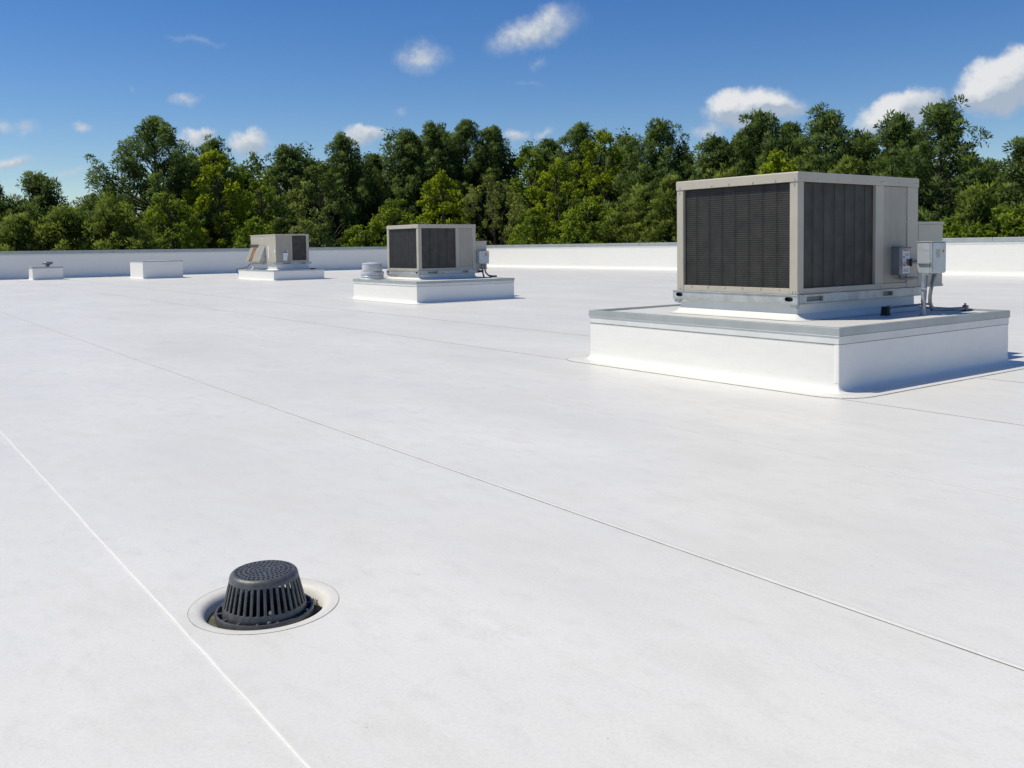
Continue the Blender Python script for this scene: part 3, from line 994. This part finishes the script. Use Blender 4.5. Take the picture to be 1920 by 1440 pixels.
box('post', far, c, .802, .85, 0, .04, z0, z1 - .07, .003)
box('corner_post', far, c, 1.595, b - .0, 0, .030, z0, z1 - .07, .003)
box('bottom_frame', far, c, .851, 1.594, .002, .03, z0, z0 + .08, .003)
fc = box('coil', far, M['coil_lifted'], .851, 1.594, .034, .05, z0 + .081, z1 - .071, 0)
bm = bmesh.new()
for k in range(24):
    z = z0 + .1 + k * (z1 - z0 - .2) / 23
    box_into(bm, .852, 1.593, .028, .033, z - .004, z + .004)
tag(from_bm('coil_fins', bm, M['coil'], fc), kind='stuff')
box('top_cover', far, c, -.012, b + .012, -.012, a + .012, z1 - .069, z1, .008)
for y in (.12, 1.24, 1.95, 3.15):
    s = screw(far, -.001, y, z1 - .22, 'x'); s.scale = (3, 3, 2)
hd = bmesh.new()
y0, y1, zt_, zb_, out = 1.37, 3.30, 1.70 - ZF, .93 - ZF, .32
def prism(bm, poly, y0, y1):
    f = [bm.verts.new((p, y0, q)) for p, q in poly]; g = [bm.verts.new((p, y1, q)) for p, q in poly]
    bm.faces.new(f); bm.faces.new(g[::-1])
    n = len(poly)
    for i in range(n):
        bm.faces.new((f[i], g[i], g[(i + 1) % n], f[(i + 1) % n]))
prism(hd, [(-.001, zt_), (-out, zb_), (-out, zb_ - .03), (-.001, zt_ - .03)], y0, y0 + 1.05)
hood = from_bm('intake_hood', hd, M['panel'], far)
for yy in (y0 - .026, y1):
    bm = bmesh.new(); prism(bm, [(-.002, zt_ + .01), (-out, zb_ + .01), (-out, zb_ - .04), (-.002, zb_ - .04)], yy, yy + .025); from_bm('hood_cheek', bm, M['galv'], hood)
bm = bmesh.new(); prism(bm, [(-.05, zt_ - .07), (-out + .04, zb_ + .02), (-out + .04, zb_), (-.05, zt_ - .09)], y0 + 1.052, y1 - .42); from_bm('air_filter', bm, M['filter'], hood)
bm = bmesh.new(); prism(bm, [(-.001, zt_), (-out, zb_), (-out, zb_ - .03), (-.001, zt_ - .03)], y1 - .418, y1 - .002); from_bm('hood_panel', bm, M['panel'], hood)
box('hood_sill', hood, c, -out - .02, -out + .05, y0, y1, zb_ - .062, zb_ - .0405, .003)
box('rain_gutter', hood, M['black'], -.10, -.002, y0 + .9, y1 + .05, zt_ + .012, zt_ + .05, .004)
box('junction_box', far, M['label'], .35, .555, -.10, .003, .95 - ZF, 1.23 - ZF, .01)
box('junction_box_lid', far, M['label'], .34, .565, -.11, .003, 1.2305 - ZF, 1.33 - ZF, .01)
tube('whip', far, M['label'], [(.60, -.02, 1.18 - ZF), (.60, -.02, 1.45 - ZF)], .02, 8)
box('data_plate', far, M['label'], -.006, -.001, .10, .20, 1.33 - ZF, 1.50 - ZF, 0)
box('data_plate', far, M['label'], -.006, -.001, .90, 1.02, 1.05 - ZF, 1.68 - ZF, 0)
box('conduit_foot', far, M['black'], b + .12, b + .34, .05, .2, .004, .06, .01)
tube_pts = [(CF[0] + x, CF[1] + y, z) for x, y, z in ((.42, 4.2, .80), (.36, 4.4, .64), (.2, 4.62, .54), (.05, 4.85, .52), (.0, 5.05, .50), (.03, 5.25, .44), (.2, 5.35, .2), (.5, 5.3, .03), (.9, 5.25, .03))]
cable = thing('cable', CF[0], CF[1], 0, 'black cable trailing off the left end of the far hooded air unit', 'cable')
tube('cable_run', cable, M['black'], [(p[0] - CF[0], p[1] - CF[1], p[2]) for p in tube_pts], .02, 8)

# ------------------------------------------------------------------ white capped box and low hatch with a vent cap
wb = curb(13.309, 52.175, 2.72, 2.12, .965, 'tall white membrane-wrapped box near the shaded parapet, left of the far unit', name='capped_curb_box', coping=.05, band=0, skirt=.3, deck_drop=.004, lip=.3)
hb = curb(8.507, 56.0, 1.25, 1.51, .72, 'low white hatch box with a small grey vent cap at the far left', name='roof_hatch_box', coping=.085, band=0, skirt=.25, deck_drop=.004, lip=.3)
vc = thing('vent_cap', 8.507 + .86, 56.0 + .62, .714, 'small grey mushroom vent cap on top of the low hatch box', 'vent')
lathe('vent_neck', vc, M['conduit'], [(.13, 0), (.12, .02), (.09, .04), (.09, .13)], 16)
lathe('vent_cowl', vc, M['conduit'], [(.11, .10), (.20, .13), (.27, .165), (.28, .23), (.25, .265), (.12, .285), (.001, .29)], 18, cap_bot=False)

# ------------------------------------------------------------------ trees
TREES = [
    ('pine', -41.1, 73.9, 7.0, 2.57, 'dark pine cut off by the left edge of the picture'),
    ('pine', -37.9, 75.4, 7.9, 2.62, 'round-topped pine behind the low hatch box at the far left'),
    ('pine', -40.6, 88.7, 6.9, 2.47, 'low distant pine in the dip left of the tallest left-hand pine'),
    ('open', -29.8, 76.8, 12.5, 4.45, 'tall open-crowned pine with bare limbs showing against the sky at left'),
    ('pine', -27.9, 85.9, 11.8, 2.39, 'pine top peeking out just right of the tall open-crowned pine'),
    ('pine', -20.8, 86.0, 11.1, 2.89, 'narrow pine rising behind the far air unit with the brown hood'),
    ('pine', -16.2, 89.4, 12.5, 3.01, 'pointed pine right of the far air unit, alone against the sky'),
    ('pine', -13.9, 94.9, 11.1, 2.48, 'lower pine in the notch left of the central pine row'),
    ('pine', -11.0, 92.1, 13.0, 3.10, 'leftmost pine of the tall central row behind the middle air unit'),
    ('pine', -8.1, 92.5, 13.8, 3.22, 'second pine of the tall central row behind the middle air unit'),
    ('pine', -4.7, 94.4, 14.3, 3.61, 'tallest pine of the central row, just right of the middle air unit'),
    ('pine', -1.7, 95.0, 13.7, 2.86, 'rightmost pine of the central row, sloping down to the gap with cloud'),
    ('broad', 2.3, 89.0, 11.7, 2.06, 'thin pale leafy tree in the gap right of the central pine row'),
    ('pine', 6.5, 88.0, 13.0, 3.27, 'rounded pine left of the yellow-green leafy crown at centre right'),
    ('lime', 8.7, 82.8, 12.3, 2.98, 'yellow-green broad crown rising among pines at centre right'),
    ('pine', 12.3, 78.3, 11.8, 3.36, 'bulky dark pine just left of the large air unit'),
    ('pine', 15.8, 71.6, 9.7, 1.99, 'small open pine over the left end of the large air unit'),
    ('pine', 19.2, 71.0, 11.5, 3.46, 'broad pine above the middle of the large air unit'),
    ('pine', 22.7, 71.9, 9.4, 2.00, 'lower pine in the dip above the corner of the large air unit'),
    ('pine', 23.1, 66.5, 10.9, 2.85, 'pointed pine above the right half of the large air unit'),
    ('pine', 26.2, 67.9, 9.3, 1.77, 'low pine in the dip in front of the white cloud'),
    ('pine', 26.6, 63.7, 10.1, 1.92, 'slim pine standing against the white cloud'),
    ('open', 27.6, 58.8, 10.2, 2.86, 'tallest pine, with bare limbs showing, right of the large air unit'),
    ('pine', 31.6, 61.3, 6.6, 1.49, 'short pine in the dip near the right edge'),
    ('pine', 30.7, 55.0, 7.4, 1.47, 'pine branch tips cut off by the right edge of the picture'),
    ('lime', -23.1, 75.6, 10.1, 2.63, 'bright yellow-green leafy tree right of the tall open-crowned pine'),
    ('broad', -20.9, 78.0, 8.2, 2.08, 'mid-green leafy tree left of the narrow pine behind the far unit'),
    ('gloss', -15.8, 78.6, 9.0, 3.28, 'tree with glossy pale-tipped leaves directly right of the far air unit'),
    ('gloss', -16.2, 72.8, 4.1, 1.94, 'low glossy shrub tree touching the right end of the far air unit'),
    ('lime', -6.3, 83.2, 8.5, 2.41, 'bright yellow-green young tree right above the middle air unit'),
    ('broad', -10.1, 79.8, 6.2, 2.87, 'bushy leafy tree above the left corner of the middle air unit'),
    ('olive', -1.5, 82.0, 8.0, 3.61, 'grey-green rounded tree with pale leaf tips right of the middle air unit'),
    ('lime', 3.9, 76.9, 9.1, 2.50, 'tall yellow-green leafy tree beside the grey-green rounded one'),
    ('broad', 6.4, 71.9, 5.5, 2.75, 'dense mid-green tree above the bright parapet at centre right'),
    ('young', 9.5, 70.7, 5.9, 2.30, 'young bushy pine in front of the bulky dark pine'),
    ('young', 11.3, 66.5, 6.3, 1.70, 'young pointed pine touching the left edge of the large air unit'),
    ('lime', 17.9, 62.2, 7.9, 2.02, 'yellow-green leafy top just above the left panel of the large unit'),
    ('broad', -26.1, 71.6, 6.4, 2.57, 'leafy tree in front of the tall open-crowned pine'),
    ('young', -28.6, 67.8, 5.2, 2.91, 'wide olive-toned young pine left of the tall open-crowned pine'),
    ('young', -31.5, 66.1, 4.6, 2.22, 'bushy young pine above the parapet between the hatch box and white box'),
    ('young', -34.1, 63.4, 4.1, 2.13, 'bushy young pine low in the far left corner above the parapet'),
    ('broad', -19.9, 71.7, 4.4, 2.00, 'low leafy tree behind the far air unit'),
    ('broad', -12.6, 76.2, 3.7, 1.94, 'low leafy tree above the parapet between the far and middle units'),
    ('broad', 2.2, 74.6, 4.8, 2.60, 'low light-green tree above the bright parapet right of the middle unit'),
    ('young', 26.7, 52.6, 4.5, 1.34, 'young pointed pine beside the tallest right-hand pine'),
    ('broad', 24.4, 50.4, 2.9, 1.58, 'low leafy tree above the parapet right of the large unit'),
    ('broad', 26.9, 49.5, 3.7, 1.72, 'leafy tree above the parapet at the right edge'),
    ('young', 21.7, 58.5, 6.7, 2.38, 'wide young pine behind the right half of the large unit'),
    ('young', 14.9, 63.9, 6.6, 2.22, 'wide young pine behind the left half of the large unit'),
    ('pine', -10.0, 95.8, 12.8, 3.22, 'pine half hidden between the first two tall pines of the central row'),
    ('pine', -6.7, 98.5, 13.7, 3.31, 'pine half hidden left of the tallest pine of the central row'),
    ('pine', 4.5, 91.0, 11.9, 2.90, 'pine filling the dip behind the yellow-green tree at centre right'),
    ('pine', 11.0, 85.1, 11.4, 2.96, 'dark pine between the yellow-green crown and the bulky dark pine'),
    ('pine', 14.6, 79.7, 9.2, 2.13, 'short dark pine on the right shoulder of the bulky dark pine'),
    ('pine', 18.8, 76.2, 10.7, 2.30, 'pine half hidden on the left shoulder of the broad pine'),
    ('pine', 22.0, 73.6, 10.8, 2.31, 'pine half hidden on the right shoulder of the broad pine'),
    ('pine', 29.4, 66.8, 9.2, 1.86, 'pine half hidden between the slim pine and the tallest pine'),
    ('pine', -19.3, 91.2, 10.2, 2.64, 'dark pine in the gap between the narrow pine and the pointed pine'),
    ('pine', -30.3, 86.0, 10.4, 2.79, 'dark pine behind the right side of the tall open-crowned pine'),
    ('pine', -25.5, 88.2, 9.1, 2.56, 'dark pine behind the bright tree left of the far unit'),
    ('pine', -15.8, 95.1, 10.6, 2.65, 'dark pine behind the right foot of the pointed pine'),
]

def leaf_mesh(name, cen, direc, side, nrm, length, width, tint, mat, parent):
    """Kite-shaped leaves or needle tufts, one quad each."""
    n = len(cen)
    L, W = length[:, None], width[:, None]
    co = np.empty((n, 4, 3), np.float32)
    co[:, 0] = cen - side * W * .12
    co[:, 1] = cen + direc * L * .55 - side * W * .5
    co[:, 2] = cen + direc * L
    co[:, 3] = cen + direc * L * .55 + side * W * .5
    me = bpy.data.meshes.new(name)
    me.vertices.add(n * 4)
    me.vertices.foreach_set('co', co.ravel())
    me.loops.add(n * 4)
    me.loops.foreach_set('vertex_index', np.arange(n * 4, dtype=np.int32))
    me.polygons.add(n)
    me.polygons.foreach_set('loop_start', np.arange(0, n * 4, 4, dtype=np.int32))
    me.update(calc_edges=True)
    me.normals_split_custom_set_from_vertices(np.repeat(nrm.astype(np.float32), 4, axis=0))
    at = me.attributes.new('tint', 'FLOAT', 'FACE')
    at.data.foreach_set('value', np.clip(tint, 0, 1).astype(np.float32))
    return link_mesh(name, me, mat, parent)

def unit(v):
    return v / np.maximum(np.linalg.norm(v, axis=-1, keepdims=True), 1e-9)

def needles(rng, centres, rad, per, length, width, tint):
    """Bottle-brush puffs: tufts bursting outwards and up from each clump centre."""
    k = len(centres)
    d = unit(rng.normal(size=(k, per, 3)) + np.array([0, 0, .15]))
    base = centres[:, None] + d * (rad[:, None, None] * rng.uniform(.45, .95, (k, per, 1)))
    nrm = unit(d + rng.normal(size=(k, per, 3)) * .45)
    direc = unit(unit(np.cross(nrm, rng.normal(size=(k, per, 3)))) * .7 + d * 1.0 + np.array([0, 0, .4]))
    side = unit(np.cross(nrm, direc))
    L = length * rng.uniform(.65, 1.25, (k, per))
    W = width * rng.uniform(.7, 1.3, (k, per))
    T = tint[:, None] + rng.normal(size=(k, per)) * .14
    # shading normal: the puff's own roundness blended with the leaf's tilt
    N = unit(d * .75 + nrm * .45 + np.array([0, 0, .08]))
    return [x.reshape(-1, 3) for x in (base, direc, side, N)] + [x.ravel() for x in (L, W, T)]

def leaves(rng, centres, rad, per, length, width, tint):
    """Sprays of flat leaves on the outside of each clump."""
    k = len(centres)
    d = unit(rng.normal(size=(k, per, 3)) + np.array([0, 0, .2]))
    base = centres[:, None] + d * (rad[:, None, None] * rng.uniform(.35, 1.1, (k, per, 1)))
    nrm = unit(d * .7 + rng.normal(size=(k, per, 3)) * .75 + np.array([0, 0, .5]))
    direc = unit(np.cross(nrm, rng.normal(size=(k, per, 3))))
    side = np.cross(nrm, direc)
    L = length * rng.uniform(.6, 1.3, (k, per))
    W = width * rng.uniform(.7, 1.3, (k, per))
    T = tint[:, None] + rng.normal(size=(k, per)) * .2
    # shading normal: the puff's own roundness blended with the leaf's tilt
    N = unit(d * .75 + nrm * .45 + np.array([0, 0, .08]))
    return [x.reshape(-1, 3) for x in (base, direc, side, N)] + [x.ravel() for x in (L, W, T)]

def wood_mesh(name, branches, parent):
    """branches: list of (points, radii); five-sided tapered tubes in one mesh."""
    V, F = [], []
    n = 5
    for pts, rad in branches:
        base = len(V)
        m = len(pts)
        for i, p in enumerate(pts):
            d = unit(pts[min(i + 1, m - 1)] - pts[max(i - 1, 0)])
            a = np.array([0, 0, 1.]) if abs(d[2]) < .9 else np.array([1., 0, 0])
            s = unit(np.cross(d, a)); t = np.cross(s, d)
            for k in range(n):
                ang = 2 * math.pi * k / n
                V.append(tuple(p + (s * math.cos(ang) + t * math.sin(ang)) * rad[i]))
        for i in range(m - 1):
            for k in range(n):
                q = base + i * n
                F.append((q + k, q + (k + 1) % n, q + n + (k + 1) % n, q + n + k))
    me = bpy.data.meshes.new(name)
    me.from_pydata(V, [], F)
    me.polygons.foreach_set('use_smooth', [True] * len(F))
    return link_mesh(name, me, M['bark'], parent)

def tree(i, kind, x, y, ztop, rad, label):
    rng = np.random.default_rng(100 + i)
    H = ztop - GROUND_Z - .3
    if kind not in ('pine', 'open', 'young'):
        rad *= 1.18
    conifer = kind in ('pine', 'open', 'young')
    t = bpy.data.objects.new('pine_tree' if conifer else 'leafy_tree', None)
    COL.objects.link(t)
    t.location = (x, y, GROUND_Z)
    t.rotation_euler = (0, 0, 0)
    tag(t, label, 'tree')
    z_lo = 7.2                                             # foliage starts about roof level
    lean = rng.normal(size=2) * .25
    def axis(z):
        f = z / H
        return np.array([lean[0] * f + .18 * math.sin(f * 5 + i), lean[1] * f + .18 * math.cos(f * 4 + i), z])
    hz = np.linspace(0, H * .97, 12)
    trunk_r = .16 + H * .008
    wood = [([axis(z) for z in hz], [max(trunk_r * (1 - .93 * z / H), .02) for z in hz])]
    cen, crad, ctint = [], [], []
    span = H - z_lo
    if conifer:
        nb = int((20 + span * 6.5) * (1.2 if kind != 'open' else .9))
        for k in range(nb):
            f = (k + rng.random()) / nb
            if kind == 'young':
                prof = (1 - f ** 1.3) ** .8
            else:
                prof = (1 - f ** 2.3) ** .68 * (.82 + .18 * min(1, 2 * (1 - f)))
            r = rad * 1.3 * max(prof, .12) * rng.uniform(.70, 1.08)
            if kind == 'open' and rng.random() < .25:
                r *= 1.25
            az = k * 2.399 + rng.normal() * .3
            el = R(8 + 50 * f ** 1.3) + rng.normal() * .12
            if kind == 'young':
                el = R(22 + 40 * f) + rng.normal() * .1
            z = z_lo + span * f
            zs = max(z - r * math.tan(el) * .75, 4.5)
            s = axis(zs)
            e = s + np.array([math.cos(az) * r, math.sin(az) * r, r * math.tan(el)])
            if e[2] > H:
                e[2] = H - rng.uniform(0, .4)
            m = (s + e) / 2 + np.array([rng.normal() * .12, rng.normal() * .12, -.10 * r + rng.normal() * .08])
            r0 = max(.025, .012 * r + .035 * (1 - f))
            wood.append(([s, m, e], [r0 * 1.25, r0 * .8, .012]))
            step = .66 if kind != 'open' else .72
            nst = max(2, int(r / step))
            for q in range(nst):
                tt = (.34 if kind != 'open' else .5) + (.66 if kind != 'open' else .5) * (q + rng.random()) / nst
                p = (1 - tt) ** 2 * s + 2 * tt * (1 - tt) * m + tt * tt * e
                for _ in range(2 if tt > .62 else 1):
                    off = rng.normal(size=3) * np.array([.30, .30, .20]) * (.5 + .6 * tt)
                    cen.append(p + off)
                    crad.append(rng.uniform(.26, .52))
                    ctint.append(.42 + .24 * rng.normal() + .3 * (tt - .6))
        for q in range(6):
            cen.append(axis(H - .12 * q) + rng.normal(size=3) * .14); crad.append(.26); ctint.append(.5)
        arr = needles(rng, np.array(cen), np.array(crad), 74, .30, .085, np.array(ctint))
    else:
        n_lobe = int(12 + rad * span * .55)
        for k in range(n_lobe):
            f = ((k + rng.random()) / n_lobe)
            prof = math.sqrt(max(0.02, 1 - (max(0, f - .38) / .62) ** 2)) * (.85 + .15 * min(1, f / .3))
            az = k * 2.399 + rng.normal() * .35
            lr = rng.uniform(.32, .52) * (.55 + .45 * prof) * min(rad, 2.6) * .72
            rr = max(rad * prof - lr * .75, 0) * math.sqrt(rng.uniform(.35, 1.0))
            z = z_lo + (span - lr * .9) * f
            c = axis(z) + np.array([math.cos(az) * rr, math.sin(az) * rr, 0])
            s = axis(max(z - rr * .9 - .8, 3.5))
            wood.append(([s, (s + c) / 2 + rng.normal(size=3) * .15, c], [.07, .045, .015]))
            lt = .48 + rng.normal() * .18
            nc = int(11 + 16 * lr * lr)
            d = unit(rng.normal(size=(nc, 3)) + np.array([0, 0, .25]))
            for q in range(nc):
                cen.append(c + d[q] * lr * rng.uniform(.6, 1.08) * np.array([1, 1, .92]))
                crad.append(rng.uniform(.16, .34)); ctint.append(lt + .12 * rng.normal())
        big = {'gloss': (.24, .13), 'olive': (.19, .10), 'lime': (.21, .14), 'broad': (.20, .13)}[kind]
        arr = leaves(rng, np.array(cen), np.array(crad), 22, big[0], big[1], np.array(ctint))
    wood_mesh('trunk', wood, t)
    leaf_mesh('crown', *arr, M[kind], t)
    return len(arr[0])

total = 0
for i, row in enumerate(TREES):
    total += tree(i, *row)

# the rest of the wood behind, one dense mass
rng = np.random.default_rng(9)
FILL = [(-34, 5.5), (-28, 5.5), (-25, 5.8), (-23.2, 5.6), (-21, 9.0), (-16, 10.6), (-13.5, 10.8), (-11, 12.2), (-8, 12.8), (-3, 13.4), (0, 12.0), (3, 11.8), (6, 11.8), (9, 11.2), (10.8, 8.6), (13, 9.4), (16, 10.0), (20, 8.8), (24, 8.2), (26.5, 6.4), (33, 6.0)]
cen, rad_, tin = [], [], []
for k in range(4600):
    az = R(rng.uniform(-34, 33))
    d = np.array([math.sin(az), math.cos(az)])
    ts = [c / (d @ n) for n, c in ((AV, V_WALL), (BU, U_WALL)) if d @ n > 1e-6]
    dist = min(ts) + rng.uniform(27, 38) / 1.0
    top = np.interp(math.degrees(az), [f[0] for f in FILL], [f[1] for f in FILL]) * (.92 + .16 * math.sin(az * 90) * math.sin(az * 37))
    z = GROUND_Z + 6.5 + (top + .5) * rng.random() ** 1.0
    cen.append((d[0] * dist, d[1] * dist, z)); rad_.append(rng.uniform(.5, 1.0)); tin.append(.4 + .2 * rng.normal())
arr = leaves(rng, np.array(cen), np.array(rad_), 26, .36, .22, np.array(tin))
wood = leaf_mesh('woodland', *arr, M['wood'], None)
tag(wood, 'dense dark woodland filling the gaps behind the trees', 'woodland', kind='stuff')
print('leaf quads', total, len(arr[0]))
